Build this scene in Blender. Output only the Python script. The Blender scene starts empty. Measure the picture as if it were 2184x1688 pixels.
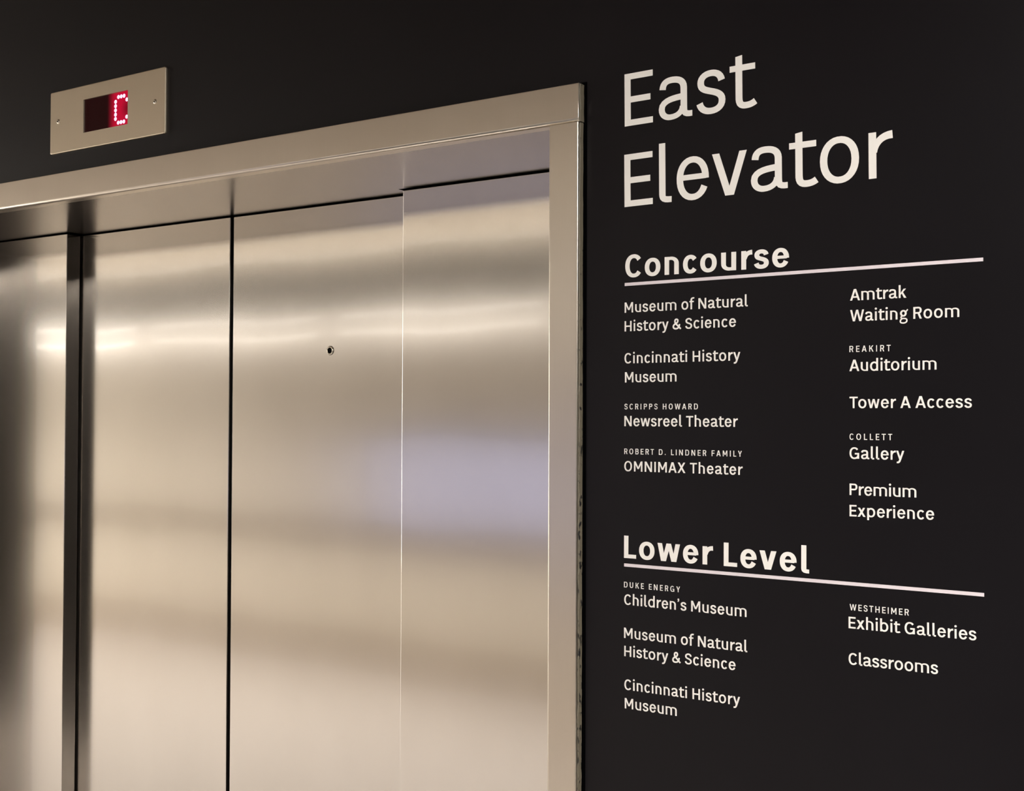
import bpy, bmesh, math, random
from mathutils import Vector, Matrix
from mathutils.geometry import delaunay_2d_cdt

random.seed(7)
SC = bpy.context.scene
COL = SC.collection
PI = math.pi

# ------------------------------------------------------------------ camera
EYE = 1.62                      # camera height above the lobby floor
cam_d = bpy.data.cameras.new('camera')
cam = bpy.data.objects.new('camera', cam_d)
COL.objects.link(cam)
cam_d.sensor_width = 36.0
cam_d.lens = 2600.0 / 2184.0 * 36.0
cam_d.clip_start = 0.01
yaw, pitch, roll = 0.5925745520475594, 0.01774269242265603, -0.0039346687718862915
cam.matrix_world = (Matrix.Translation((0, -1.75, EYE)) @ Matrix.Rotation(yaw, 4, 'Z')
                    @ Matrix.Rotation(PI / 2 + pitch, 4, 'X') @ Matrix.Rotation(-roll, 4, 'Z'))
SC.camera = cam

# ------------------------------------------------------------------ world, exposure
world = bpy.data.worlds.new('world')
SC.world = world
world.use_nodes = True
world.node_tree.nodes['Background'].inputs['Color'].default_value = (0.02, 0.018, 0.016, 1)
world.node_tree.nodes['Background'].inputs['Strength'].default_value = 1.0
SC.view_settings.view_transform = 'Standard'
SC.view_settings.look = 'None'
SC.view_settings.exposure = 0.0
SC.view_settings.gamma = 1.0
SC.view_settings.use_curve_mapping = False
SC.cycles.max_bounces = 10
SC.cycles.glossy_bounces = 8
SC.cycles.diffuse_bounces = 5
SC.cycles.caustics_reflective = False
SC.cycles.use_denoising = True

# light strengths: the lobby's fixtures, and unseen lights added to it
ADDED_PANEL = 67.0
ADDED_SPOT = 132.0
WALL_LINE = 6.0
FAR_LINE = 9.0
COVE_LINE = 9.0
WINDOW_LIGHT = 7.5
ADDED_SCREEN_GLOW = 0.8
WARM = (1.0, 0.955, 0.90)
NEUTRAL = (1.0, 0.94, 0.87)


# ------------------------------------------------------------------ materials
def mat(name, color=(.8, .8, .8), rough=.5, metal=0.0, spec=.5):
    m = bpy.data.materials.new(name)
    m.use_nodes = True
    b = m.node_tree.nodes['Principled BSDF']
    b.inputs['Base Color'].default_value = (*color, 1)
    b.inputs['Roughness'].default_value = rough
    b.inputs['Metallic'].default_value = metal
    b.inputs['Specular IOR Level'].default_value = spec
    return m


def nodes(m):
    return m.node_tree.nodes, m.node_tree.links, m.node_tree.nodes['Principled BSDF']


def mottle(m, c1, c2, scale, detail=3, stretch=(1, 1, 1), bump=0.0, bump_scale=None):
    n, l, b = nodes(m)
    tc = n.new('ShaderNodeTexCoord')
    mp = n.new('ShaderNodeMapping')
    mp.inputs['Scale'].default_value = stretch
    l.new(tc.outputs['Object'], mp.inputs['Vector'])
    no = n.new('ShaderNodeTexNoise')
    no.inputs['Scale'].default_value = scale
    no.inputs['Detail'].default_value = detail
    l.new(mp.outputs['Vector'], no.inputs['Vector'])
    cr = n.new('ShaderNodeValToRGB')
    cr.color_ramp.elements[0].position = .3
    cr.color_ramp.elements[1].position = .7
    cr.color_ramp.elements[0].color = (*c1, 1)
    cr.color_ramp.elements[1].color = (*c2, 1)
    l.new(no.outputs['Fac'], cr.inputs['Fac'])
    l.new(cr.outputs['Color'], b.inputs['Base Color'])
    if bump:
        n2 = n.new('ShaderNodeTexNoise')
        n2.inputs['Scale'].default_value = bump_scale or scale
        l.new(tc.outputs['Object'], n2.inputs['Vector'])
        bp = n.new('ShaderNodeBump')
        bp.inputs['Distance'].default_value = bump
        bp.inputs['Strength'].default_value = 1
        l.new(n2.outputs['Fac'], bp.inputs['Height'])
        l.new(bp.outputs['Normal'], b.inputs['Normal'])
    return m


def brushed(name, c1, c2, rough, aniso, wave=0.0, grain=0.0, wave_scale=1.3, coat=0.0):
    """stainless steel brushed along its V direction (UV layer laid out in metres)"""
    m = mat(name, c1, rough, 1.0)
    n, l, b = nodes(m)
    b.inputs['Anisotropic'].default_value = aniso
    tg = n.new('ShaderNodeTangent')
    tg.direction_type = 'UV_MAP'
    tg.uv_map = 'UVMap'
    l.new(tg.outputs['Tangent'], b.inputs['Tangent'])
    uv = n.new('ShaderNodeUVMap')
    uv.uv_map = 'UVMap'
    mp = n.new('ShaderNodeMapping')
    mp.inputs['Scale'].default_value = (6, 2.2, 1)
    l.new(uv.outputs['UV'], mp.inputs['Vector'])
    no = n.new('ShaderNodeTexNoise')
    no.inputs['Scale'].default_value = 1.0
    no.inputs['Detail'].default_value = 4
    l.new(mp.outputs['Vector'], no.inputs['Vector'])
    mp2 = n.new('ShaderNodeMapping')
    mp2.inputs['Scale'].default_value = (900, 12, 1)
    l.new(uv.outputs['UV'], mp2.inputs['Vector'])
    no2 = n.new('ShaderNodeTexNoise')
    no2.inputs['Scale'].default_value = 1.0
    no2.inputs['Detail'].default_value = 2
    l.new(mp2.outputs['Vector'], no2.inputs['Vector'])
    mx = n.new('ShaderNodeMix')
    mx.data_type = 'RGBA'
    mx.inputs['A'].default_value = (*c1, 1)
    mx.inputs['B'].default_value = (*c2, 1)
    ad = n.new('ShaderNodeMath')
    ad.operation = 'MULTIPLY_ADD'
    ad.inputs[1].default_value = grain
    l.new(no2.outputs['Fac'], ad.inputs[0])
    l.new(no.outputs['Fac'], ad.inputs[2])
    l.new(ad.outputs[0], mx.inputs['Factor'])
    l.new(mx.outputs['Result'], b.inputs['Base Color'])
    if wave:
        mp3 = n.new('ShaderNodeMapping')
        mp3.inputs['Scale'].default_value = (1.0, 1.6, 1)
        l.new(uv.outputs['UV'], mp3.inputs['Vector'])
        n3 = n.new('ShaderNodeTexNoise')
        n3.inputs['Scale'].default_value = wave_scale
        n3.inputs['Detail'].default_value = 1.5
        l.new(mp3.outputs['Vector'], n3.inputs['Vector'])
        bp = n.new('ShaderNodeBump')
        bp.inputs['Distance'].default_value = wave
        l.new(n3.outputs['Fac'], bp.inputs['Height'])
        l.new(bp.outputs['Normal'], b.inputs['Normal'])
        if coat:                      # clear protective film: faint crisp reflections over the brushing
            b.inputs['Coat Weight'].default_value = coat
            b.inputs['Coat Roughness'].default_value = .05
            b2 = n.new('ShaderNodeBump'); b2.inputs['Distance'].default_value = wave * 1.6
            l.new(n3.outputs['Fac'], b2.inputs['Height'])
            l.new(b2.outputs['Normal'], b.inputs['Coat Normal'])
    return m


def emit(name, color, strength):
    m = bpy.data.materials.new(name)
    m.use_nodes = True
    n, l = m.node_tree.nodes, m.node_tree.links
    n.remove(n['Principled BSDF'])
    e = n.new('ShaderNodeEmission')
    e.inputs['Color'].default_value = (*color, 1)
    e.inputs['Strength'].default_value = strength
    l.new(e.outputs[0], n['Material Output'].inputs['Surface'])
    return m


M = {}
M['black_wall'] = mottle(mat('black_wall_paint', rough=.42, spec=.22), (.0034, .0026, .0038), (.0050, .0042, .0056), 1.6, 4, bump=.00008, bump_scale=160)
M['door'] = brushed('brushed_door_steel', (.645, .605, .555), (.735, .695, .645), .18, .62, wave=.0012, grain=.25, coat=.7)
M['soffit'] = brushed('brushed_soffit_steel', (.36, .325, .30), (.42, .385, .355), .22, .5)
M['return'] = brushed('brushed_return_steel', (.34, .31, .28), (.42, .385, .35), .18, .6)  # door steel copy, the dark reflection of the returns put into its colour
M['frame'] = brushed('satin_frame_steel', (.59, .53, .455), (.67, .61, .53), .30, .3, wave=.0006, grain=.3)
M['dark_gap'] = mat('dark_gap', (.002, .002, .002), .8, spec=.05)
M['rubber'] = mat('black_rubber', (.002, .002, .002), .7, spec=.1)
M['vinyl'] = mottle(mat('white_vinyl', rough=.55, spec=.3), (.80, .775, .735), (.84, .815, .775), 14, 3)
M['rule'] = mottle(mat('pale_rule_vinyl', rough=.5, spec=.35), (.68, .61, .645), (.72, .655, .69), 20, 2)
M['plate'] = brushed('satin_plate_steel', (.60, .52, .40), (.66, .575, .45), .45, .3, grain=.3)
M['screw'] = mat('screw_steel', (.72, .66, .55), .25, 1.0)
M['sealant'] = mat('black_sealant', (.0008, .0008, .001), .8, spec=.02)  # black stands for the shade in the gap round the frame
M['ceiling'] = mottle(mat('ceiling_paint', rough=.8), (.26, .215, .175), (.30, .245, .20), .8)
M['cream'] = mottle(mat('cream_plaster', rough=.7), (.74, .68, .58), (.80, .74, .64), .9)
M['tan'] = mottle(mat('tan_laminate', rough=.5), (.075, .056, .040), (.10, .078, .055), 1.2, stretch=(1, 6, 6))
M['rail'] = mat('rail_timber', (.30, .24, .18), .5)
M['brown'] = mat('brown_timber', (.38, .31, .24), .5)
M['floor'] = mottle(mat('polished_terrazzo', rough=.35), (.72, .675, .64), (.82, .775, .74), 30, 5)
M['charcoal'] = mat('charcoal_paint', (.012, .011, .010), .7, spec=.1)

# painted-over caulk at the side of the frame: beige with black chips
m = mat('chipped_frame_edge', rough=.6)
n, l, b = nodes(m)
tc = n.new('ShaderNodeTexCoord')
mp = n.new('ShaderNodeMapping'); mp.inputs['Scale'].default_value = (420, 160, 90)
l.new(tc.outputs['Object'], mp.inputs['Vector'])
no = n.new('ShaderNodeTexNoise'); no.inputs['Scale'].default_value = 1; no.inputs['Detail'].default_value = 3
l.new(mp.outputs['Vector'], no.inputs['Vector'])
sx = n.new('ShaderNodeSeparateXYZ'); l.new(tc.outputs['Object'], sx.inputs[0])
mr = n.new('ShaderNodeMapRange')           # chips get commoner towards hand height
mr.inputs['From Min'].default_value = 2.0; mr.inputs['From Max'].default_value = 1.45
mr.inputs['To Min'].default_value = -.13; mr.inputs['To Max'].default_value = .01
l.new(sx.outputs['Z'], mr.inputs['Value'])
ad = n.new('ShaderNodeMath'); ad.operation = 'ADD'
l.new(no.outputs['Fac'], ad.inputs[0]); l.new(mr.outputs['Result'], ad.inputs[1])
cr = n.new('ShaderNodeValToRGB')
cr.color_ramp.elements[0].position = .575; cr.color_ramp.elements[0].color = (.13, .112, .078, 1)
cr.color_ramp.elements[1].position = .60; cr.color_ramp.elements[1].color = (.006, .005, .005, 1)
l.new(ad.outputs[0], cr.inputs['Fac']); l.new(cr.outputs['Color'], b.inputs['Base Color'])
M['chipped'] = m


# ------------------------------------------------------------------ helpers
def tag(o, label=None, cat=None, group=None, kind=None):
    if label: o['label'] = label
    if cat: o['category'] = cat
    if group: o['group'] = group
    if kind: o['kind'] = kind
    return o


def thing(name, loc, label, cat, group=None):
    o = bpy.data.objects.new(name, None)
    o.empty_display_size = .05
    COL.objects.link(o)
    o.location = loc
    return tag(o, label, cat, group)


def uv_metres(me):
    """U runs horizontally, V vertically, both in metres"""
    uvl = me.uv_layers.new(name='UVMap') if not me.uv_layers else me.uv_layers[0]
    for p in me.polygons:
        ax = max(range(3), key=lambda i: abs(p.normal[i]))
        for li in p.loop_indices:
            c = me.vertices[me.loops[li].vertex_index].co
            uvl.data[li].uv = ((c.x, c.z) if ax == 1 else (c.y, c.z) if ax == 0 else (c.x, c.y))


def link(name, bm, material, parent=None, loc=None, smooth=False):
    """local mesh; loc is relative to the parent"""
    me = bpy.data.meshes.new(name)
    bmesh.ops.recalc_face_normals(bm, faces=bm.faces)
    bm.to_mesh(me)
    bm.free()
    uv_metres(me)
    me.materials.append(material)
    if smooth:
        for p in me.polygons: p.use_smooth = True
    o = bpy.data.objects.new(name, me)
    COL.objects.link(o)
    if loc: o.location = loc
    if parent: o.parent = parent
    return o


def box(bm, x0, x1, y0, y1, z0, z1, bevel=0.0, seg=2):
    vs = [bm.verts.new(p) for p in ((x0, y0, z0), (x1, y0, z0), (x1, y1, z0), (x0, y1, z0),
                                    (x0, y0, z1), (x1, y0, z1), (x1, y1, z1), (x0, y1, z1))]
    fs = [bm.faces.new([vs[i] for i in f]) for f in ((0, 1, 5, 4), (1, 2, 6, 5), (2, 3, 7, 6), (3, 0, 4, 7), (4, 5, 6, 7), (3, 2, 1, 0))]
    if bevel:
        es = list({e for f in fs for e in f.edges})
        bmesh.ops.bevel(bm, geom=es, offset=bevel, segments=seg, affect='EDGES', profile=.5)


def prism(bm, pts, axis, a0, a1):
    """closed polygon pts extruded along axis; pts are the two other coordinates in order"""
    def P(q, a):
        return {'x': (a, q[0], q[1]), 'y': (q[0], a, q[1]), 'z': (q[0], q[1], a)}[axis]
    lo = [bm.verts.new(P(q, a0)) for q in pts]
    hi = [bm.verts.new(P(q, a1)) for q in pts]
    bm.faces.new(lo); bm.faces.new(hi)
    k = len(pts)
    for i in range(k):
        bm.faces.new((lo[i], lo[(i + 1) % k], hi[(i + 1) % k], hi[i]))


def lathe_y(bm, prof, seg=28):
    """profile of (radius, y) revolved about the Y axis (facing -Y)"""
    rings = []
    for r, y in prof:
        if r < 1e-6:
            rings.append([bm.verts.new((0, y, 0))])
        else:
            rings.append([bm.verts.new((r * math.cos(2 * PI * i / seg), y, r * math.sin(2 * PI * i / seg))) for i in range(seg)])
    for a, c in zip(rings, rings[1:]):
        for i in range(seg):
            j = (i + 1) % seg
            if len(a) == 1 and len(c) == 1: continue
            if len(a) == 1: bm.faces.new((a[0], c[i], c[j]))
            elif len(c) == 1: bm.faces.new((a[i], a[j], c[0]))
            else: bm.faces.new((a[i], a[j], c[j], c[i]))


def box_obj(name, dims, material, parent=None, bevel=0.0, smooth=False):
    bm = bmesh.new()
    box(bm, *dims, bevel=bevel)
    return link(name, bm, material, parent, smooth=smooth)


# ------------------------------------------------------------------ the room
OX0, OX1, OZ = -3.403, -1.0951, 2.1125       # clear opening inside the steel frame
FACE = -0.016                                 # front of the frame
JW, LH = .0575, .0645                         # width of the frame faces
WT = .286                                     # thickness of the elevator wall
RX0, RX1, RY0, RZ = -11.0, 3.2, -3.5, 2.87     # lobby
GX0, GX1, GZ = OX0 - .036, OX1 + .036, OZ + .036

bm = bmesh.new()
prism(bm, [(RX0, -.15), (GX0, -.15), (GX0, GZ), (GX1, GZ), (GX1, -.15), (RX1, -.15), (RX1, RZ), (RX0, RZ)], 'y', 0, WT)
w = tag(link('wall_back', bm, M['black_wall']), kind='structure')
w = tag(box_obj('floor', (RX0, RX1, RY0, .9, -.15, 0), M['floor']), kind='structure')
w = tag(box_obj('ceiling', (RX0, RX1, RY0, WT, RZ, RZ + .12), M['ceiling']), kind='structure')
w = tag(box_obj('wall_front', (RX0, RX1, RY0 - .15, RY0, -.15, RZ + .12), M['cream']), kind='structure')
w = tag(box_obj('wall_right', (RX1, RX1 + .15, RY0 - .15, WT, -.15, RZ + .12), M['charcoal']), kind='structure')
w = tag(box_obj('wall_left', (RX0 - .15, RX0, RY0 - .15, WT, -.15, RZ + .12), M['cream']), kind='structure')
# hoistway behind the doors
bm = bmesh.new()
box(bm, OX0 - .9, OX1 + .9, .86, .90, 0, 3.0)
box(bm, OX0 - .94, OX0 - .9, WT, .90, 0, 3.0)
box(bm, OX1 + .9, OX1 + .94, WT, .90, 0, 3.0)
box(bm, OX0 - .94, OX1 + .94, WT, .90, 3.0, 3.04)
tag(link('trim_1', bm, M['dark_gap']), kind='structure')

# ---- what faces the doors across the lobby (seen only as blurred reflections)
tag(box_obj('trim_2', (RX0, RX1, RY0, RY0 + .14, 2.32, 2.66), M['tan']), kind='structure')      # timber fascia
tag(box_obj('trim_4', (-1.5, RX1, RY0, RY0 + .16, 0, RZ), M['charcoal']), kind='structure')       # dark painted bay, unseen, widened to darken the reflected returns
tag(box_obj('trim_3', (RX0, RX1, RY0, RY0 + .03, .80, .96), M['rail']), kind='structure')        # chair rail
tag(box_obj('baseboard_front', (RX0, RX1, RY0, RY0 + .03, 0, .24), M['brown']), kind='structure')
M['cove_glow'] = emit('cove_lamp_glow', NEUTRAL, COVE_LINE)
M['far_glow'] = emit('far_lamp_glow', WARM, FAR_LINE)
M['line_glow'] = emit('wall_lamp_glow', NEUTRAL, WALL_LINE)
M['panel_glow'] = emit('ceiling_lamp_glow', WARM, ADDED_PANEL)
M['screen_glow'] = emit('screen_glow', (.80, .77, 1.0), ADDED_SCREEN_GLOW)
M['daylight'] = emit('daylight_pane', (1.0, .97, .90), WINDOW_LIGHT)

for i, (x0, x1) in enumerate(((-10.6, -7.3), (-7.1, -5.5), (-5.3, -3.7), (-3.5, -1.9))):
    t = thing('wall_lamp', ((x0 + x1) / 2, RY0, 2.17),
              ['long white wall lamp at the far left end of the facing wall', 'long white wall lamp left of the middle of the facing wall',
               'long white wall lamp right of the middle of the facing wall', 'long white wall lamp nearest the blue screen on the facing wall'][i],
              'lamp', 'wall lamps facing the doors')
    h = (x1 - x0) / 2
    box_obj('housing', (-h - .01, h + .01, 0.002, .05, -.06, .13), M['cream'], t)
    for a, c in ((-.036, -.010), (.086, .104)):
        box_obj('diffuser', (-h, h, .05, .062, a, c), M['far_glow'] if i == 0 else M['line_glow'], t)

t = thing('cove_lamp', (-5.4, RY0, 2.66), 'long lamp lying on top of the timber fascia and washing the wall', 'lamp')
box_obj('diffuser', (-5.4, 3.8, .02, .10, .001, .012), M['cove_glow'], t)
t = thing('wall_window', (RX0, -1.9, 0.1), 'tall bright window in the left end wall', 'window')
box_obj('window_frame', (.002, .05, -1.35, 1.35, -.05, 2.65), M['charcoal'], t)
box_obj('pane', (.05, .056, -1.3, 1.3, 0, 2.6), M['daylight'], t)
for i, x in enumerate((.95, 2.35)):  # unseen panels added to light the lettering, clear of the metal's reflections
    t = thing('ceiling_light', (x, -1.9, RZ), ['ceiling light panel nearest the camera, lighting the directory', 'ceiling light panel by the right end wall'][i], 'light', 'ceiling light panels')
    box_obj('frame', (-.62, .62, -.32, .32, -.03, -.001), M['frame'], t)
    box_obj('diffuser', (-.60, .60, -.30, .30, -.036, -.03), M['panel_glow'], t)
M['bulb'] = emit('downlight_glow', WARM, 3.0)
for i, x in enumerate((-9.4, -7.9, -6.4, -4.9, -3.4)):  # unseen spots added to brighten the floor that the doors reflect
    t = thing('downlight', (x, -2.2, RZ), ['recessed downlight %s' % w for w in
              ('farthest left', 'second from the left end', 'over the left half of the elevator', 'in front of the elevator doors', 'before the right half of the elevator')][i],
              'light', 'recessed downlights')
    bm = bmesh.new()
    lathe_y(bm, [(.045, .002), (.06, .002), (.06, .010), (.045, .010), (.045, .002)], 24)
    bmesh.ops.rotate(bm, verts=bm.verts, cent=(0, 0, 0), matrix=Matrix.Rotation(-PI / 2, 3, 'X'))
    link('ring', bm, M['cream'], t)
    ld = bpy.data.lights.new('downlight_lamp', 'SPOT')
    ld.energy = ADDED_SPOT; ld.color = WARM; ld.spot_size = math.radians(100); ld.spot_blend = .6; ld.shadow_soft_size = .04
    lo = bpy.data.objects.new('downlight_lamp', ld)
    COL.objects.link(lo); lo.parent = t; lo.location = (0, 0, -.02)

tag(box_obj('floor_mat', (-.9, 3.1, -3.3, -1.35, .0005, .012), M['charcoal']), 'black entrance mat on the pale floor at the right of the lobby', 'mat')  # added out of view so the door returns reflect a dark floor
t = thing('wall_screen', (-3.5, RY0, 1.22), 'blue glowing information screen on the facing wall', 'screen')  # unseen glowing surface, added for the bluish tint in the doors
box_obj('bezel', (-1.62, 1.62, .002, .04, -.29, .29), M['dark_gap'], t)
box_obj('display', (-1.6, 1.6, .04, .045, -.27, .27), M['screen_glow'], t)

# ------------------------------------------------------------------ elevator entrance: frame
fr = thing('elevator_frame', ((OX0 + OX1) / 2, 0, 0), 'brushed steel frame around the elevator doorway in the black wall', 'door frame')
fx = fr.location.x


def shift(bm, dx):
    bmesh.ops.translate(bm, verts=bm.verts, vec=(dx, 0, 0))


def bevel_front(bm, r, seg=4):
    es = [e for e in bm.edges if e.calc_face_angle(0) > 1.2 and all(v.co.y < 0.0 for v in e.verts)]
    bmesh.ops.bevel(bm, geom=es, offset=r, segments=seg, affect='EDGES', profile=.5)


HT = OZ + LH
for side, nm in ((1, 'jamb'), (-1, 'jamb')):
    bm = bmesh.new()
    a, c = (OX1, OX1 + JW) if side > 0 else (OX0 - JW, OX0)
    if side > 0:
        pts = [(a, FACE), (c, FACE), (c, -.0005), (a + .032, -.0005), (a + .032, .293), (a, .293)]
    else:
        pts = [(c, FACE), (c, .293), (c - .032, .293), (c - .032, -.0005), (a, -.0005), (a, FACE)]
    prism(bm, pts, 'z', 0, OZ - .0006)
    bmesh.ops.recalc_face_normals(bm, faces=bm.faces)
    inner = [e for e in bm.edges if all(v.co.y < 0 and abs(v.co.x - (a if side > 0 else c)) < .001 for v in e.verts) and abs(e.verts[0].co.z - e.verts[1].co.z) > 1]
    bmesh.ops.bevel(bm, geom=inner, offset=.0042, segments=5, affect='EDGES', profile=.5)
    outer = [e for e in bm.edges if all(v.co.y < -.01 and abs(v.co.x - (c if side > 0 else a)) < .001 for v in e.verts) and abs(e.verts[0].co.z - e.verts[1].co.z) > 1]
    bmesh.ops.bevel(bm, geom=outer, offset=.0014, segments=3, affect='EDGES', profile=.5)
    shift(bm, -fx)
    o = link('jamb', bm, M['frame'], fr)
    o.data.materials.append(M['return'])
    for p in o.data.polygons:            # the deep return takes the darkened copy of the door steel
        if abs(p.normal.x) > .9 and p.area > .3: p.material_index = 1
# lintel: front face and a short return
bm = bmesh.new()
prism(bm, [(FACE, OZ), (FACE, HT), (-.0005, HT), (-.0005, OZ + .032), (.012, OZ + .032), (.012, OZ)], 'x', OX0 - JW - .001, OX1 + JW + .001)
bmesh.ops.recalc_face_normals(bm, faces=bm.faces)
es = [e for e in bm.edges if all(v.co.y < -.01 and v.co.z < OZ + .01 for v in e.verts)]
bmesh.ops.bevel(bm, geom=es, offset=.0068, segments=6, affect='EDGES', profile=.5)
es = [e for e in bm.edges if e.calc_face_angle(0) > 1.2 and all(v.co.y < -.01 and v.co.z > OZ + .005 for v in e.verts)]
bmesh.ops.bevel(bm, geom=es, offset=.0010, segments=2, affect='EDGES', profile=.5)
shift(bm, -fx)
o = link('lintel', bm, M['frame'], fr)
for p in o.data.polygons:
    p.use_smooth = p.area < .02 and abs(p.normal.x) < .5
# soffit: the underside of the doorway, with the slots in which the outer doors run
AX, DX, SX = -2.8262, -1.6658, -2.2435        # door edges: left outer, right outer, meeting line
bm = bmesh.new()
sl = .011
prism(bm, [(OX0 + .0005, .0125), (OX1 - .0005, .0125), (OX1 - .0005, .2955), (DX - sl, .2955), (DX - sl, .3435), (AX + sl, .3435), (AX + sl, .2955), (OX0 + .0005, .2955)],
      'z', OZ + .0004, OZ + .0304)
shift(bm, -fx)
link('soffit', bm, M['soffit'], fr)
# chipped side edge of the frame, painted over, and a black strip painted in for the shadow gap at the wall
rnd = random.Random(3)


def wavy_strip(y0, y1, x, z0, z1, th, n, amp, seed):
    r = random.Random(seed)
    bm = bmesh.new()
    prev = None
    for i in range(n + 1):
        z = z0 + (z1 - z0) * i / n
        a = y0 + (r.random() - .5) * amp * 2
        t2 = th * (.75 + .5 * r.random())
        ring = [bm.verts.new((x, a, z)), bm.verts.new((x + t2, a + .001, z)), bm.verts.new((x + t2, y1, z)), bm.verts.new((x, y1, z))]
        if prev:
            for k in range(4):
                bm.faces.new((prev[k], prev[(k + 1) % 4], ring[(k + 1) % 4], ring[k]))
        else:
            bm.faces.new(ring)
        prev = ring
    bm.faces.new(prev)
    return bm


bm = wavy_strip(-.0118, -.0002, OX1 + JW + .0002, .3, OZ - .001, .0016, 120, .0012, 5)
shift(bm, -fx)
tag(link('edge_filler', bm, M['chipped'], fr), 'chipped beige paint along the side of the frame')
bm = wavy_strip(-.0128, -.0002, OX1 + JW + .0012, OZ + .0005, HT - .0015, .0018, 9, .0016, 8)
shift(bm, -fx)
link('edge_filler', bm, M['chipped'], fr)
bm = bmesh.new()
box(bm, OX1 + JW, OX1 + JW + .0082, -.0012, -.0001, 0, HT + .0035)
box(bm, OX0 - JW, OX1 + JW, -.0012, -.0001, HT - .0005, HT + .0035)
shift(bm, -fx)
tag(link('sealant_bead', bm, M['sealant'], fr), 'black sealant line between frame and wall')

# ------------------------------------------------------------------ doors
DT = OZ - .0030


def door(name, x0, x1, y0, label, leaf=.0415):
    t = thing(name, ((x0 + x1) / 2, y0, .008), label, 'door', 'elevator door panels')
    h = (x1 - x0) / 2
    bm = bmesh.new()
    box(bm, -h, h, 0, leaf, 0, DT - .008, bevel=.0016, seg=3)
    o = link('door_leaf', bm, M['door'], t)
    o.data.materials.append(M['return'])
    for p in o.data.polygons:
        if abs(p.normal.x) > .95: p.material_index = 1  # edge faces: shade painted in by the darkened steel
    return t


dA = door('elevator_door', OX0 - .10, AX, .298, 'outermost left steel elevator door panel standing forward of its neighbour')
dB = door('elevator_door', AX - .06, SX - .0050, .345, 'steel elevator door panel between the dark step and the black meeting gap')
dC = door('elevator_door', SX + .0050, DX + .06, .3465, 'steel elevator door panel with the small round key hole')
dD = door('elevator_door', DX, OX1 + .05, .2985, 'rightmost steel elevator door panel beside the right jamb')
# black rubber at the meeting edges
h = (SX - .0050 - (AX - .06)) / 2
box_obj('edge_seal', (h, h + .0035, .006, .024, .002, DT - .012), M['rubber'], dB)
h = (DX + .06 - (SX + .0050)) / 2
box_obj('edge_seal', (-h - .0035, -h, .006, .024, .002, DT - .012), M['rubber'], dC)
# key hole escutcheon on the third panel
kx, kz = -1.9170 - dC.location.x, 1.62 + .1521 - dC.location.z
bm = bmesh.new()
lathe_y(bm, [(.0066, .0005), (.0066, -.0022), (.0072, -.0030), (.0086, -.0030), (.0098, -.0020), (.0102, -.0002)], 36)
k = link('key_escutcheon', bm, M['screw'], dC, (kx, 0, kz), smooth=True)
tag(k, 'bright ring round the key hole')
bm = bmesh.new()
lathe_y(bm, [(.0108, -.0001), (.0108, -.0004), (.0100, -.0004), (.0100, -.0001)], 36)
k2 = link('ring_gap', bm, M['dark_gap'], k)
bm = bmesh.new()
lathe_y(bm, [(0, -.0027), (.0064, -.0027), (.0064, -.0002), (0, -.0002)], 32)
k3 = link('key_hole', bm, M['dark_gap'], k)

# ------------------------------------------------------------------ floor indicator above the doors
px0, px1, pz0, pz1 = -2.4745, -2.0755, 1.62 + .6068, 1.62 + .7512
pcx, pcz = (px0 + px1) / 2, (pz0 + pz1) / 2
ind = thing('floor_indicator', (pcx, 0, pcz), 'steel floor indicator plate with a glowing red C above the elevator', 'display')
wx0, wx1, wz0, wz1 = -2.3525 - pcx, -2.1983 - pcx, 1.62 + .6428 - pcz, 1.62 + .7184 - pcz
PX, PZ = (px1 - px0) / 2, (pz1 - pz0) / 2
bm = bmesh.new()
PT = .0058


def ringplate(bm, X, Z, a0, a1, b0, b1, y0, y1, r):
    """rectangular plate with rounded corners and a rectangular hole, front at y0"""
    outer = []
    for cx, cz, s in ((X - r, Z - r, 0), (-X + r, Z - r, 90), (-X + r, -Z + r, 180), (X - r, -Z + r, 270)):
        for k in range(5):
            a = math.radians(s + 22.5 * k)
            outer.append((cx + r * math.cos(a), cz + r * math.sin(a)))
    inner = [(a1, b1), (a0, b1), (a0, b0), (a1, b0)]
    e = .0018
    vo = [[bm.verts.new((x * (1 - d / X), y, z * (1 - d / Z))) for x, z in outer] for y, d in ((y1, 0), (y0 + e, 0), (y0 + e * .3, e * .3), (y0, e))]
    for A, B in zip(vo, vo[1:]):
        for i in range(20):
            bm.faces.new((A[i], A[(i + 1) % 20], B[(i + 1) % 20], B[i]))
    vi = [[bm.verts.new((x, y, z)) for x, z in inner] for y in (y0, y1)]
    F = vo[-1]
    for q in range(4):
        for k in range(4):
            bm.faces.new((F[q * 5 + k], F[q * 5 + k + 1], vi[0][q]))
        bm.faces.new((F[q * 5 + 4], F[(q * 5 + 5) % 20], vi[0][(q + 1) % 4], vi[0][q]))
        bm.faces.new((vi[0][q], vi[0][(q + 1) % 4], vi[1][(q + 1) % 4], vi[1][q]))
    Bk = vo[0]
    for q in range(4):
        for k in range(4):
            bm.faces.new((Bk[q * 5 + k + 1], Bk[q * 5 + k], vi[1][q]))
        bm.faces.new((Bk[(q * 5 + 5) % 20], Bk[q * 5 + 4], vi[1][q], vi[1][(q + 1) % 4]))


ringplate(bm, PX, PZ, wx0, wx1, wz0, wz1, -PT, -.0003, .0035)
link('face_plate', bm, M['plate'], ind)
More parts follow.
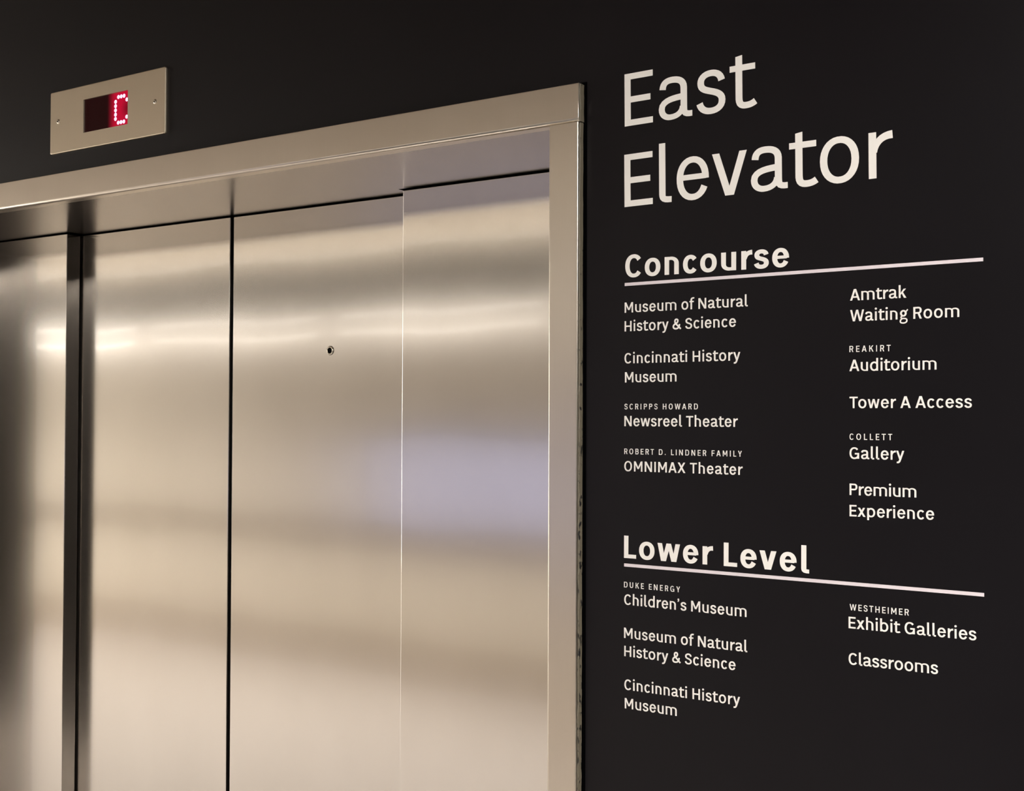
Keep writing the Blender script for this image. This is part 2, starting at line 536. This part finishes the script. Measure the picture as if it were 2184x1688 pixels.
# red filter window: the halo round the digit is painted in as an emission gradient
m = bpy.data.materials.new('red_filter_window')
m.use_nodes = True
n, l, b = nodes(m)
b.inputs['Base Color'].default_value = (.006, .0, .0005, 1)
b.inputs['Roughness'].default_value = .3
b.inputs['Specular IOR Level'].default_value = .08
LX0, LX1 = -2.2435 - pcx, -2.2053 - pcx
LZ0, LZ1 = 1.62 + .6510 - pcz, 1.62 + .7083 - pcz
tc = n.new('ShaderNodeTexCoord')
sx = n.new('ShaderNodeSeparateXYZ'); l.new(tc.outputs['Object'], sx.inputs[0])
mr = n.new('ShaderNodeMapRange'); mr.interpolation_type = 'SMOOTHSTEP'
mr.inputs['From Min'].default_value = LX0 - .030; mr.inputs['From Max'].default_value = LX0 + .004
l.new(sx.outputs['X'], mr.inputs['Value'])
ab = n.new('ShaderNodeMath'); ab.operation = 'ABSOLUTE'; l.new(sx.outputs['Z'], ab.inputs[0])
vd = n.new('ShaderNodeVectorMath'); vd.operation = 'DISTANCE'
cb = n.new('ShaderNodeCombineXYZ'); l.new(sx.outputs['X'], cb.inputs['X']); l.new(sx.outputs['Z'], cb.inputs['Z'])
l.new(cb.outputs[0], vd.inputs[0]); vd.inputs[1].default_value = (LX1 + .004, 0, (LZ0 + LZ1) / 2)
m2 = n.new('ShaderNodeMapRange'); m2.inputs['From Min'].default_value = .004; m2.inputs['From Max'].default_value = .026
m2.inputs['To Min'].default_value = .35; m2.inputs['To Max'].default_value = 1.0
l.new(vd.outputs['Value'], m2.inputs['Value'])
mu = n.new('ShaderNodeMath'); mu.operation = 'MULTIPLY'
l.new(mr.outputs['Result'], mu.inputs[0]); l.new(m2.outputs['Result'], mu.inputs[1])
ad = n.new('ShaderNodeMath'); ad.operation = 'MULTIPLY_ADD'; ad.inputs[1].default_value = .50; ad.inputs[2].default_value = .009
l.new(mu.outputs[0], ad.inputs[0])
b.inputs['Emission Color'].default_value = (1.0, .004, .055, 1)
l.new(ad.outputs[0], b.inputs['Emission Strength'])
M['red_window'] = m
box_obj('display_window', (wx0 + .0001, wx1 - .0001, -.0026, -.0006, wz0 + .0001, wz1 - .0001), M['red_window'], ind)
M['diode'] = emit('lit_red_diode', (1.0, .60, .92), 1.55)
dot_me = None
PXD, PZD = (LX1 - LX0) / 4, (LZ1 - LZ0) / 6
lit = [(0, r) for r in range(1, 6)] + [(c, 6) for c in (1, 2, 3)] + [(c, 0) for c in (1, 2, 3)] + [(4, 5), (4, 1)]
for c, r in lit:
    if dot_me is None:
        bm = bmesh.new()
        lathe_y(bm, [(0, -.0011), (.0032, -.0010), (.0044, -.0003), (.0045, 0), (0, 0)], 16)
        o = link('diode', bm, M['diode'], ind)
        dot_me = o.data
    else:
        o = bpy.data.objects.new('diode', dot_me)
        COL.objects.link(o)
        o.parent = ind
    o.location = (LX0 + c * PXD, -.0026, LZ0 + r * PZD)
for sxx, szz in ((-2.4438, 1.62 + .6805), (-2.1078, 1.62 + .6795)):
    bm = bmesh.new()
    lathe_y(bm, [(.0056, 0), (.0056, -.0003), (.0047, -.0012), (.0028, -.0021), (.0016, -.0022), (.0014, -.0006), (0, -.0005)], 24)
    s = link('screw', bm, M['screw'], ind, (sxx - pcx, -PT, szz - pcz), smooth=True)
    bm = bmesh.new()
    box(bm, -.0020, .0020, -.0023, -.0021, -.0004, .0004)
    box(bm, -.0004, .0004, -.0023, -.0021, -.0020, .0020)
    bmesh.ops.rotate(bm, verts=bm.verts, cent=(0, 0, 0), matrix=Matrix.Rotation(.5, 3, 'Y'))
    link('screw_slot', bm, M['dark_gap'], s)

# ------------------------------------------------------------------ lettering: an own sans-serif drawn from strokes
XH, OV = .78, .015


class G:
    """collects the convex pieces of one glyph, then unites them"""
    def __init__(s, v, h):
        s.v, s.h, s.q = v, h, []

    def poly(s, *p):
        s.q.append(list(p))

    def rect(s, x0, y0, x1, y1):
        s.q.append([(x0, y0), (x1, y0), (x1, y1), (x0, y1)])

    def diag(s, xa, ya, xb, yb, w):
        """slanted stroke with horizontal cuts; (xa,ya)-(xb,yb) is its left edge, w its horizontal width"""
        s.q.append([(xa, ya), (xa + w, ya), (xb + w, yb), (xb, yb)])

    def stroke(s, pts, th=None, taper=None):
        k = len(pts)
        L, R = [], []
        for i, (x, y) in enumerate(pts):
            closed = math.dist(pts[0], pts[-1]) < 1e-6
            a = pts[i - 1] if i else (pts[-2] if closed else pts[0])
            c = pts[i + 1] if i < k - 1 else (pts[1] if closed else pts[-1])
            tx, ty = c[0] - a[0], c[1] - a[1]
            d = math.hypot(tx, ty) or 1
            tx, ty = tx / d, ty / d
            t = th if th else math.sqrt((s.v * ty) ** 2 + (s.h * tx) ** 2)
            if taper:
                u = i / (k - 1)
                t *= taper[0] + (taper[1] - taper[0]) * u
            L.append((x - ty * t / 2, y + tx * t / 2))
            R.append((x + ty * t / 2, y - tx * t / 2))
        for i in range(k - 1):
            s.q.append([R[i], R[i + 1], L[i + 1], L[i]])

    def arc(s, x0, x1, y0, y1, a0, a1, n=None, p=2.15, taper=None):
        """arc of a slightly squared ellipse whose OUTER bounds are given"""
        s.stroke(s.arcpts(x0, x1, y0, y1, a0, a1, n, p), taper=taper)

    def arcpts(s, x0, x1, y0, y1, a0, a1, n=None, p=2.15):
        cx, cy = (x0 + x1) / 2, (y0 + y1) / 2
        rx, ry = (x1 - x0 - s.v) / 2, (y1 - y0 - s.h) / 2
        n = n or max(6, int(abs(a1 - a0) / 11))
        out = []
        for i in range(n + 1):
            a = math.radians(a0 + (a1 - a0) * i / n)
            c, d = math.cos(a), math.sin(a)
            out.append((cx + rx * math.copysign(abs(c) ** (2 / p), c), cy + ry * math.copysign(abs(d) ** (2 / p), d)))
        return out

    def bez(s, P, n=8, th=None, taper=None):
        out = [P[0]]
        for i in range(0, len(P) - 1, 3):
            a, b_, c, d = P[i:i + 4]
            for k in range(1, n + 1):
                t = k / n; u = 1 - t
                out.append(tuple(u ** 3 * a[j] + 3 * u * u * t * b_[j] + 3 * u * t * t * c[j] + t ** 3 * d[j] for j in (0, 1)))
        s.stroke(out, th, taper)
        return out


def glyph(ch, v, h):
    g = G(v, h)
    dv = (v - .13) * .95                     # bold letters run wider
    X = XH
    lsb, rsb = .10, .10
    w = .6
    dg = v * 1.03                            # horizontal width of steep diagonals
    if ch == 'E' or ch == 'F':
        w = .60 + dv * .6
        g.rect(0, 0, v, 1); g.rect(v, 1 - h, w, 1); g.rect(v, .5 - h / 2, w - .05, .5 + h / 2)
        if ch == 'E': g.rect(v, 0, w, h)
        rsb = .045
    elif ch == 'L':
        w = .56 + dv * .6; g.rect(0, 0, v, 1); g.rect(v, 0, w, h); rsb = .03
    elif ch == 'H':
        w = .74 + dv; g.rect(0, 0, v, 1); g.rect(w - v, 0, w, 1); g.rect(v, .5 - h / 2, w - v, .5 + h / 2)
    elif ch == 'I':
        w = v; g.rect(0, 0, v, 1)
    elif ch == 'T':
        w = .70 + dv; g.rect(0, 1 - h, w, 1); g.rect(w / 2 - v / 2, 0, w / 2 + v / 2, 1 - h); lsb = rsb = .03
    elif ch == 'N':
        w = .77 + dv; g.rect(0, 0, v, 1); g.rect(w - v, 0, w, 1)
        d = v * 1.2; g.poly((0, 1), (w - d, 0), (w, 0), (d, 1))
    elif ch == 'M':
        w = .90 + dv; g.rect(0, 0, v, 1); g.rect(w - v, 0, w, 1)
        d = v * 1.13
        g.poly((0, 1), (w / 2 - d * .42, .25), (w / 2 + d * .42, .25), (d, 1))
        g.poly((w, 1), (w / 2 + d * .42, .25), (w / 2 - d * .42, .25), (w - d, 1))
    elif ch == 'A':
        w = .84 + dv; c = w / 2
        d = dg * 1.06
        g.poly((0, 0), (d, 0), (c + d * .42, 1), (c - d * .58, 1))
        g.poly((w, 0), (w - d, 0), (c - d * .42, 1), (c + d * .58, 1))
        y = .235; a = c * (y + h / 2) / 1.06
        g.rect(a + .04, y, w - a - .04, y + h)
        lsb = rsb = .02
    elif ch == 'V' or ch == 'v':
        H = 1 if ch == 'V' else X
        w = .674 + dv * .9 if ch == 'v' else .80 + dv
        d = dg * 1.05; c = w / 2
        g.poly((0, H), (d, H), (c + d * .38, 0), (c - d * .60, 0))
        g.poly((w, H), (w - d, H), (c - d * .38, 0), (c + d * .60, 0))
        lsb = rsb = .025
    elif ch in 'Ww':
        H = 1 if ch == 'W' else X
        w = (1.19 if ch == 'W' else .98) + dv * 1.4
        d = dg * (1.02 if ch == 'W' else .98)
        q1, c, q3 = w * .27, w / 2, w * .73
        g.poly((0, H), (d, H), (q1 + d * .40, 0), (q1 - d * .55, 0))
        g.poly((c - d * .50, H), (c + d * .40, H), (q1 + d * .55, 0), (q1 - d * .40, 0))
        g.poly((c - d * .40, H), (c + d * .50, H), (q3 + d * .40, 0), (q3 - d * .55, 0))
        g.poly((w, H), (w - d, H), (q3 - d * .40, 0), (q3 + d * .55, 0))
        lsb = rsb = .025
    elif ch in 'Xx':
        H = 1 if ch == 'X' else X
        w = (.80 if ch == 'X' else .66) + dv; d = dg * 1.17
        g.poly((0, 0), (d, 0), (w - .02, H), (w - .02 - d, H))
        g.poly((w, 0), (w - d, 0), (.02, H), (.02 + d, H))
        lsb = rsb = .03
    elif ch == 'Y':
        w = .76 + dv; d = dg * 1.12; c = w / 2
        g.rect(c - v / 2, 0, c + v / 2, .42)
        g.poly((0, 1), (d, 1), (c + v / 2, .40), (c - v / 2, .40))
        g.poly((w, 1), (w - d, 1), (c - v / 2, .40), (c + v / 2, .40))
        lsb = rsb = .02
    elif ch == 'K':
        w = .74 + dv; g.rect(0, 0, v, 1); d = dg * 1.25
        g.poly((v, .33), (v, .50), (w - .02 - d, 1), (w - .02, 1))
        g.poly((.30, .52), (.30 + v * .6, .66), (w, 0), (w - d, 0))
        rsb = .02
    elif ch == 'U':
        w = .74 + dv
        g.rect(0, .35, v, 1); g.rect(w - v, .35, w, 1)
        g.arc(0, w, -OV, .72, 180, 360, 18)
    elif ch == 'O':
        w = .83 + dv; g.arc(0, w, -OV, 1 + OV, 0, 360, 36); lsb = rsb = .07
    elif ch == 'C':
        w = .76 + dv; g.arc(0, w + .02, -OV, 1 + OV, 40 - dv * 40, 320 + dv * 40, 28, 2.2); lsb = .07; rsb = .03
    elif ch == 'G':
        w = .82 + dv; g.arc(0, w, -OV, 1 + OV, 40, 300, 26, 2.2)
        g.rect(w - v, 0.02, w, .52); g.rect(w * .55, .52 - h, w, .52)
        g.poly((w - v, .02), (w - v, .30), (w - v - .12, .10), (w - v - .10, .02))
        lsb = .07
    elif ch in 'PRB':
        w = {'P': .66, 'R': .68, 'B': .68}[ch] + dv
        g.rect(0, 0, v, 1)
        ym = {'P': .42, 'R': .42, 'B': .48}[ch]
        wt = w - (.03 if ch == 'B' else 0.015 if ch == 'R' else 0)
        r = (1 - ym) / 2
        pts = g.arcpts(wt - 2 * r * .95, wt, ym, 1, 90, -90, 12, 2.3)
        g.stroke([(v * .5, 1 - h / 2)] + pts + [(v * .5, ym + h / 2)])
        if ch == 'B':
            r = (ym + h) / 2
            pts = g.arcpts(w - 2 * r * .95, w, 0, ym + h, 90, -90, 12, 2.3)
            g.stroke([(v * .5, ym + h / 2)] + pts + [(v * .5, h / 2)])
        if ch == 'R':
            d = dg * 1.08
            g.poly((w * .46, ym + h * .6), (w * .46 + d, ym + h * .6), (w, 0), (w - d, 0))
        rsb = .05
    elif ch == 'D':
        w = .77 + dv
        g.rect(0, 0, v, 1)
        pts = g.arcpts(w - .72, w, 0, 1, 90, -90, 18, 2.3)
        g.stroke([(v * .5, 1 - h / 2)] + pts + [(v * .5, h / 2)])
        rsb = .07
    elif ch in 'Ss':
        H = 1 if ch == 'S' else X
        w = (.68 if ch == 'S' else .573) + dv

        def T(p):
            return (v / 2 + (p[0] - .065) / .443 * (w - v), -OV + h / 2 + (p[1] - .045) / .707 * (H + 2 * OV - h))
        P = [(.500, .590), (.485, .70), (.40, .752), (.293, .752), (.165, .752), (.085, .685), (.085, .590),
             (.085, .475), (.170, .450), (.290, .412), (.430, .370), (.508, .325), (.508, .222),
             (.508, .110), (.420, .045), (.285, .045), (.165, .045), (.085, .105), (.062, .210)]
        g.bez([T(p) for p in P], 7)
        lsb, rsb = (.055, .055) if ch == 'S' else (.045, .045)
    elif ch == 'a':
        w = .69 + dv * .9
        xs = w - .105 - v                      # left side of the stem
        g.rect(xs, .17, xs + v, .58)
        g.bez([(xs + v / 2, .56), (xs + v / 2, .70), (xs - .05, X + OV - h / 2), (xs * .5 + v * .42, X + OV - h / 2), (.18, X + OV - h / 2), (.092, .71), (.085, .575)], 8)
        y1 = .46 - (h - .115) * .2
        g.bez([(xs + v * .3, y1 - h / 2), (xs - .10, y1 - h / 2 - .01), (v / 2, y1 - .07), (v / 2, .21), (v / 2, .09), (.16 + dv * .4, -OV + h / 2), (.245 + dv * .5, -OV + h / 2),
               (xs - .04, -OV + h / 2), (xs + v * .25, .13), (xs + v * .3, .22)], 8, taper=(1, .85))
        g.bez([(xs + v / 2, .20), (xs + v / 2, .08), (xs + v / 2 + .03, .055), (w, .062)], 6, taper=(1, .92))
        lsb, rsb = .055, .02
    elif ch in 'lt':
        if ch == 'l':
            w = .255 + dv; xs = 0; top = 1.115
            g.rect(xs, .15, xs + v, top)
        else:
            w = .505 + dv; xs = .112 - dv * .1
            g.poly((xs, .16), (xs + v, .16), (xs + v, .965), (xs, .945))
            g.rect(0, X - h * .87, w - .015, X + .01)
        e = w if ch == 'l' else w
        if ch == 'l':
            g.bez([(xs + v / 2, .17), (xs + v / 2, .075), (xs + v / 2 + .02, .05), (w, .052)], 6, taper=(1, .95))
            lsb, rsb = .10, .045
        else:
            g.bez([(xs + v / 2, .19), (xs + v / 2, .06), (xs + v / 2 + .07, -OV + h / 2 + .005), (xs + v / 2 + .14, -OV + h / 2 + .005),
                   (w - .10, -OV + h / 2 + .005), (w - .05, .075), (w - .012, .10)], 6)
            lsb, rsb = .02, -.015
    elif ch == 'f':
        w = .46 + dv; xs = .105
        g.rect(xs, 0, xs + v, .86)
        g.rect(0, X - h * .87, w - .04, X + .01)
        g.bez([(xs + v / 2, .84), (xs + v / 2, .98), (xs + v / 2 + .06, 1.065), (w - .10, 1.065), (w - .05, 1.065), (w - .03, 1.06), (w, 1.05)], 6)
        lsb, rsb = .02, -.03
    elif ch == 'e':
        w = .648 + dv
        g.arc(0, w, -OV, X + OV, -3, 334, 30)
        g.rect(v * .6, .365 - (h - .115) * .3, w - v * .45, .465 + (h - .115) * .2)
        lsb, rsb = .07, .05
    elif ch == 'c':
        w = .60 + dv
        g.arc(0, w + .025, -OV, X + OV, 40 - dv * 40, 320 + dv * 40, 26); lsb, rsb = .07, .025
    elif ch == 'o':
        w = .684 + dv; g.arc(0, w, -OV, X + OV, 0, 360, 34); lsb = rsb = .072
    elif ch in 'nhmu':
        w1 = .60 + dv
        if ch == 'm':
            step = .475 + dv * .8
            w = step * 2 + v
            for k in (0, 1):
                x0 = k * step
                g.arc(x0 - .06, x0 + step + v, X + OV - .56, X + OV, 0, 148, 14, taper=(1, .72))
                g.rect(x0 + step, 0, x0 + step + v, X + OV - .27)
            g.rect(0, 0, v, X)
        elif ch == 'u':
            w = w1
            g.arc(0, w + .10, -OV, .62, 180, 322, 14, taper=(1, .72))
            g.rect(0, .30, v, X); g.rect(w - v, 0, w, X)
        else:
            w = w1
            g.arc(-.10, w, X + OV - .63, X + OV, 0, 142, 14, taper=(1, .72))
            g.rect(w - v, 0, w, X + OV - .31)
            g.rect(0, 0, v, X if ch == 'n' else 1.10)
        lsb = rsb = .10
    elif ch == 'r':
        w = .405 + dv
        g.rect(0, 0, v, X)
        g.bez([(v * .72, .44), (v * .85, .60), (.22 + dv * .5, X - .066), (w, X - .068)], 8, taper=(.75, 1.18))
        lsb, rsb = .10, .0
    elif ch == 'i':
        w = v
        g.rect(0, 0, v, X)
        r = v * .60; c = v / 2
        cy = X + .235
        g.q.append([(c + r * math.cos(2 * PI * k / 14), cy + r * math.sin(2 * PI * k / 14)) for k in range(14)])
    elif ch in 'bpd':
        w = .67 + dv
        if ch == 'b':
            g.rect(0, 0, v, 1.10); g.arc(-.03, w, -OV, X + OV, -150, 150, 28)
            lsb, rsb = .10, .07
        elif ch == 'p':
            g.rect(0, -.26, v, X); g.arc(-.03, w, -OV, X + OV, -150, 150, 28)
            lsb, rsb = .10, .07
        else:
            g.rect(w - v, 0, w, 1.10); g.arc(0, w + .03, -OV, X + OV, 30, 330, 28)
            lsb, rsb = .07, .10
    elif ch == 'k':
        w = .62 + dv; g.rect(0, 0, v, 1.10); d = dg * 1.25
        g.poly((v, .27), (v, .42), (w - .03 - d, X), (w - .03, X))
        g.poly((.24, .40), (.24 + v * .6, .52), (w, 0), (w - d, 0))
        rsb = .015
    elif ch == 'y':
        w = .66 + dv; d = dg * 1.05; c = w / 2
        g.poly((0, X), (d, X), (c + d * .45, .02), (c - d * .42, .02))
        g.poly((w, X), (w - d, X), (c - d * .50, .0), (c + d * .45, .0))
        g.bez([(c - d * .03, .02), (c - .05, -.13), (c - .10, -.215), (c - .20, -.215), (c - .24, -.215), (c - .27, -.21), (c - .29, -.205)], 6)
        lsb = rsb = .02
    elif ch == 'g':
        w = .70 + dv
        g.arc(.04, .60, .22, X + OV, 0, 360, 26, 2.0)
        g.poly((.49, .66), (.57, .60), (.73, .79), (.66, .87))
        g.bez([(.20, .27), (.10, .20), (.08, .10), (.22, .07), (.34, .055), (.62, .11), (.62, -.10), (.62, -.27), (.46, -.325), (.32, -.325),
               (.17, -.325), (.06, -.28), (.06, -.17), (.06, -.07), (.14, .0), (.22, .05)], 7, th=.115)
        lsb, rsb = .06, .0
    elif ch == '&':
        w = .86
        g.bez([(.84, .02), (.66, .22), (.42, .42), (.30, .56), (.20, .68), (.20, .95), (.39, .95), (.58, .95), (.58, .70), (.42, .60),
               (.24, .49), (.065, .44), (.065, .25), (.065, .12), (.17, .05), (.33, .05), (.55, .05), (.70, .20), (.71, .48)], 8, th=(v + h) / 2)
        lsb, rsb = .05, .03
    elif ch == '.':
        w = v * 1.15; r = w / 2
        g.q.append([(r + r * math.cos(2 * PI * k / 12), r + r * math.sin(2 * PI * k / 12)) for k in range(12)])
    elif ch == '’':
        w = .24
        g.q.append([(.11 + .085 * math.cos(2 * PI * k / 12), 1.0 + .085 * math.sin(2 * PI * k / 12)) for k in range(12)])
        g.bez([(.13, 1.02), (.17, .93), (.15, .83), (.04, .80)], 6, th=.09)
        lsb, rsb = .03, .03
    else:
        raise ValueError(ch)
    return g.q, w, lsb, rsb


THICK = .0004
WEIGHT = {'T': (.130, .115), 'M': (.158, .136), 'S': (.160, .135), 'B': (.215, .168)}
GL = {}


def glyph_mesh(ch, v, h, size, material):
    key = (ch, v, size, material.name)
    if key in GL: return GL[key]
    q, w, lsb, rsb = glyph(ch, v, h)
    if h == WEIGHT['S'][1]:                  # the small capitals are cut a little narrower and set wider
        q = [[(p[0] * .89, p[1]) for p in poly] for poly in q]
        w *= .89
    co, faces = [], []
    for poly in q:
        a = sum(p[0] * r[1] - r[0] * p[1] for p, r in zip(poly, poly[1:] + poly[:1]))
        if a < 0: poly = poly[::-1]
        i0 = len(co)
        co += [Vector(p) for p in poly]
        faces.append(list(range(i0, i0 + len(poly))))
    vs, es, fs, _, _, src = delaunay_2d_cdt(co, [], faces, 1, 1e-4)
    bm = bmesh.new()
    V = [bm.verts.new((p.x * size, -THICK, p.y * size)) for p in vs]
    for f, own in zip(fs, src):
        if not own: continue
        try: bm.faces.new([V[i] for i in f])
        except ValueError: pass
    bmesh.ops.dissolve_limit(bm, angle_limit=.02, verts=bm.verts, edges=bm.edges)
    for vv in [x for x in bm.verts if not x.link_faces]: bm.verts.remove(vv)
    front = list(bm.faces)
    bnd = [e for e in bm.edges if len(e.link_faces) == 1]
    back = {}
    for e in bnd:
        for x in e.verts:
            if x not in back: back[x] = bm.verts.new((x.co.x, -.00002, x.co.z))
    for e in bnd:
        a, c = e.verts
        bm.faces.new((a, c, back[c], back[a]))
    for f in front:
        f.normal_update()
        if f.normal.y > 0: f.normal_flip()
    me = bpy.data.meshes.new('letter')
    bm.to_mesh(me)
    bm.free()
    me.materials.append(material)
    GL[key] = (me, w, lsb, rsb)
    return GL[key]


SPACE = .30


def write(lines, name, label, cat='lettering', material=None, group=None):
    """one sign text = one thing; its letters are parts. A line is (text, weight, x, z, ink width, cap height, tilt in degrees)"""
    material = material or M['vinyl']
    x0, z0 = lines[-1][2], lines[-1][3]
    t = thing(name, (x0, 0, z0), label, cat, group)
    for text, wt, x, z, width, cap, tilt in lines:
        v, h = WEIGHT[wt]
        track = .13 if wt == 'S' else 0
        glyphs, pen, last, gaps = [], 0.0, None, 0
        for ch in text:
            if ch == ' ':
                pen += SPACE + (.12 if wt == 'S' else 0); gaps += 1; continue
            me, w, lsb, rsb = glyph_mesh(ch, v, h, cap, material)
            if last is not None:
                pen += lsb + track; gaps += 1
            if last == 'T' and ch in 'ow': pen -= .08
            glyphs.append((me, pen, gaps)); pen += w; end = pen; pen += rsb; last = ch
        extra = (width / cap - end) / max(gaps, 1)
        ca, sa = math.cos(math.radians(tilt)), math.sin(math.radians(tilt))
        for me, p, gp in glyphs:
            d = (p + gp * extra) * cap
            o = bpy.data.objects.new('letter', me)
            COL.objects.link(o)
            o.parent = t
            o.location = (x - x0 + d * ca, 0, z - z0 + d * sa)
            o.rotation_euler = (0, -math.radians(tilt), 0)
    return t


C1, C2 = -.9572, -.5846
CT, CB, CM, CS = .0858, .0366, .0167, .0090
write([('East', 'T', -.9578, 2.0962, .2285, CT, .45), ('Elevator', 'T', -.9578, 1.9640, .4368, CT, .47)],
      'wall_title', 'large white title reading East Elevator at the top of the black wall')
write([('Concourse', 'B', -.9562, 1.8484, .2794, CB, -.05)], 'section_heading', 'bold white heading reading Concourse above the upper rule')
write([('Museum of Natural', 'M', C1, 1.7910, .2142, CM, .12), ('History & Science', 'M', C1, 1.7605, .1948, CM, .10)],
      'directory_entry', 'white lettering reading Museum of Natural History & Science under the Concourse heading')
write([('Cincinnati History', 'M', C1, 1.7082, .2020, CM, .12), ('Museum', 'M', -.9563, 1.6772, .0927, CM, .25)],
      'directory_entry', 'white lettering reading Cincinnati History Museum, in the upper half of the directory')
write([('SCRIPPS HOWARD', 'S', C1, 1.6334, .1307, CS, 0)], 'sponsor_name', 'small white capitals directly above Newsreel Theater')
write([('Newsreel Theater', 'M', C1, 1.6060, .1979, CM, .08)], 'directory_entry', 'white lettering reading Newsreel Theater in the left column')
write([('ROBERT D. LINDNER FAMILY', 'S', C1, 1.5606, .2047, CS, -.02)], 'sponsor_name', 'widest line of small white capitals, above the last theater entry')
write([('OMNIMAX Theater', 'M', C1, 1.5328, .2059, .0164, -.04)], 'directory_entry', 'white lettering of the giant-screen theater, lowest entry under Concourse on the left')
write([('Amtrak', 'M', -.5835, 1.7920, .0813, CM, .20), ('Waiting Room', 'M', -.5835, 1.7616, .1540, CM, .07)],
      'directory_entry', 'white lettering ending in Waiting Room at the top of the right column')
write([('REAKIRT', 'S', C2, 1.7169, .0600, CS, -.2)], 'sponsor_name', 'small white capitals directly above Auditorium')
write([('Auditorium', 'M', C2, 1.6890, .1240, CM, .05)], 'directory_entry', 'white lettering reading Auditorium in the right column')
write([('Tower A Access', 'M', C2, 1.6350, .1716, CM, .15)], 'directory_entry', 'white lettering reading Tower A Access in the right column')
write([('COLLETT', 'S', C2, 1.5889, .0620, CS, .2)], 'sponsor_name', 'small white capitals directly above Gallery')
write([('Gallery', 'M', C2, 1.5612, .0790, CM, .0)], 'directory_entry', 'white lettering reading Gallery in the right column')
write([('Premium', 'M', C2, 1.5085, .0958, CM, .05), ('Experience', 'M', C2, 1.4775, .1204, CM, .35)],
      'directory_entry', 'white lettering reading Premium Experience in the right column')
write([('Lower Level', 'B', -.9573, 1.3919, .3116, .0362, -.22)], 'section_heading', 'bold white heading reading Lower Level above the lower rule')
write([('DUKE ENERGY', 'S', C1, 1.3442, .1003, CS, 0)], 'sponsor_name', 'small white capitals directly above Children’s Museum')
write([('Children’s Museum', 'M', -.9567, 1.3163, .2119, CM, -.10)], 'directory_entry', 'white lettering reading Children’s Museum under the lower rule')
write([('Museum of Natural', 'M', -.9569, 1.2622, .2134, CM, .10), ('History & Science', 'M', -.9565, 1.2328, .1938, CM, -.05)],
      'directory_entry', 'white lettering reading Museum of Natural History & Science under the Lower Level heading')
write([('Cincinnati History', 'M', -.9560, 1.1788, .2008, CM, .3), ('Museum', 'M', -.9553, 1.1486, .0930, CM, .3)],
      'directory_entry', 'white lettering reading Cincinnati History Museum, lowest entry on the wall')
write([('WESTHEIMER', 'S', C2, 1.3412, .0849, CS, -.05)], 'sponsor_name', 'small white capitals directly above Exhibit Galleries')
write([('Exhibit Galleries', 'M', -.5862, 1.3149, .1782, CM, .25)], 'directory_entry', 'white lettering reading Exhibit Galleries in the right column')
write([('Classrooms', 'M', -.5862, 1.2625, .1268, CM, .35)], 'directory_entry', 'white lettering reading Classrooms in the right column')

for nm, z, dz, lab in (('upper', 1.62 + .2171, .0025, 'long pale rule under the heading Concourse'),
                       ('lower', 1.62 - .2395, -.0013, 'long pale rule under the heading Lower Level')):
    bm = bmesh.new()
    L = .5592
    box(bm, 0, L, -.0012, -.00003, -.0025, .0025)
    bmesh.ops.rotate(bm, verts=bm.verts, cent=(0, 0, 0), matrix=Matrix.Rotation(-math.atan2(dz, L), 3, 'Y'))
    o = link('rule_line', bm, M['rule'], loc=(-.9567, 0, z))
    tag(o, lab, 'line', 'rules under the headings')
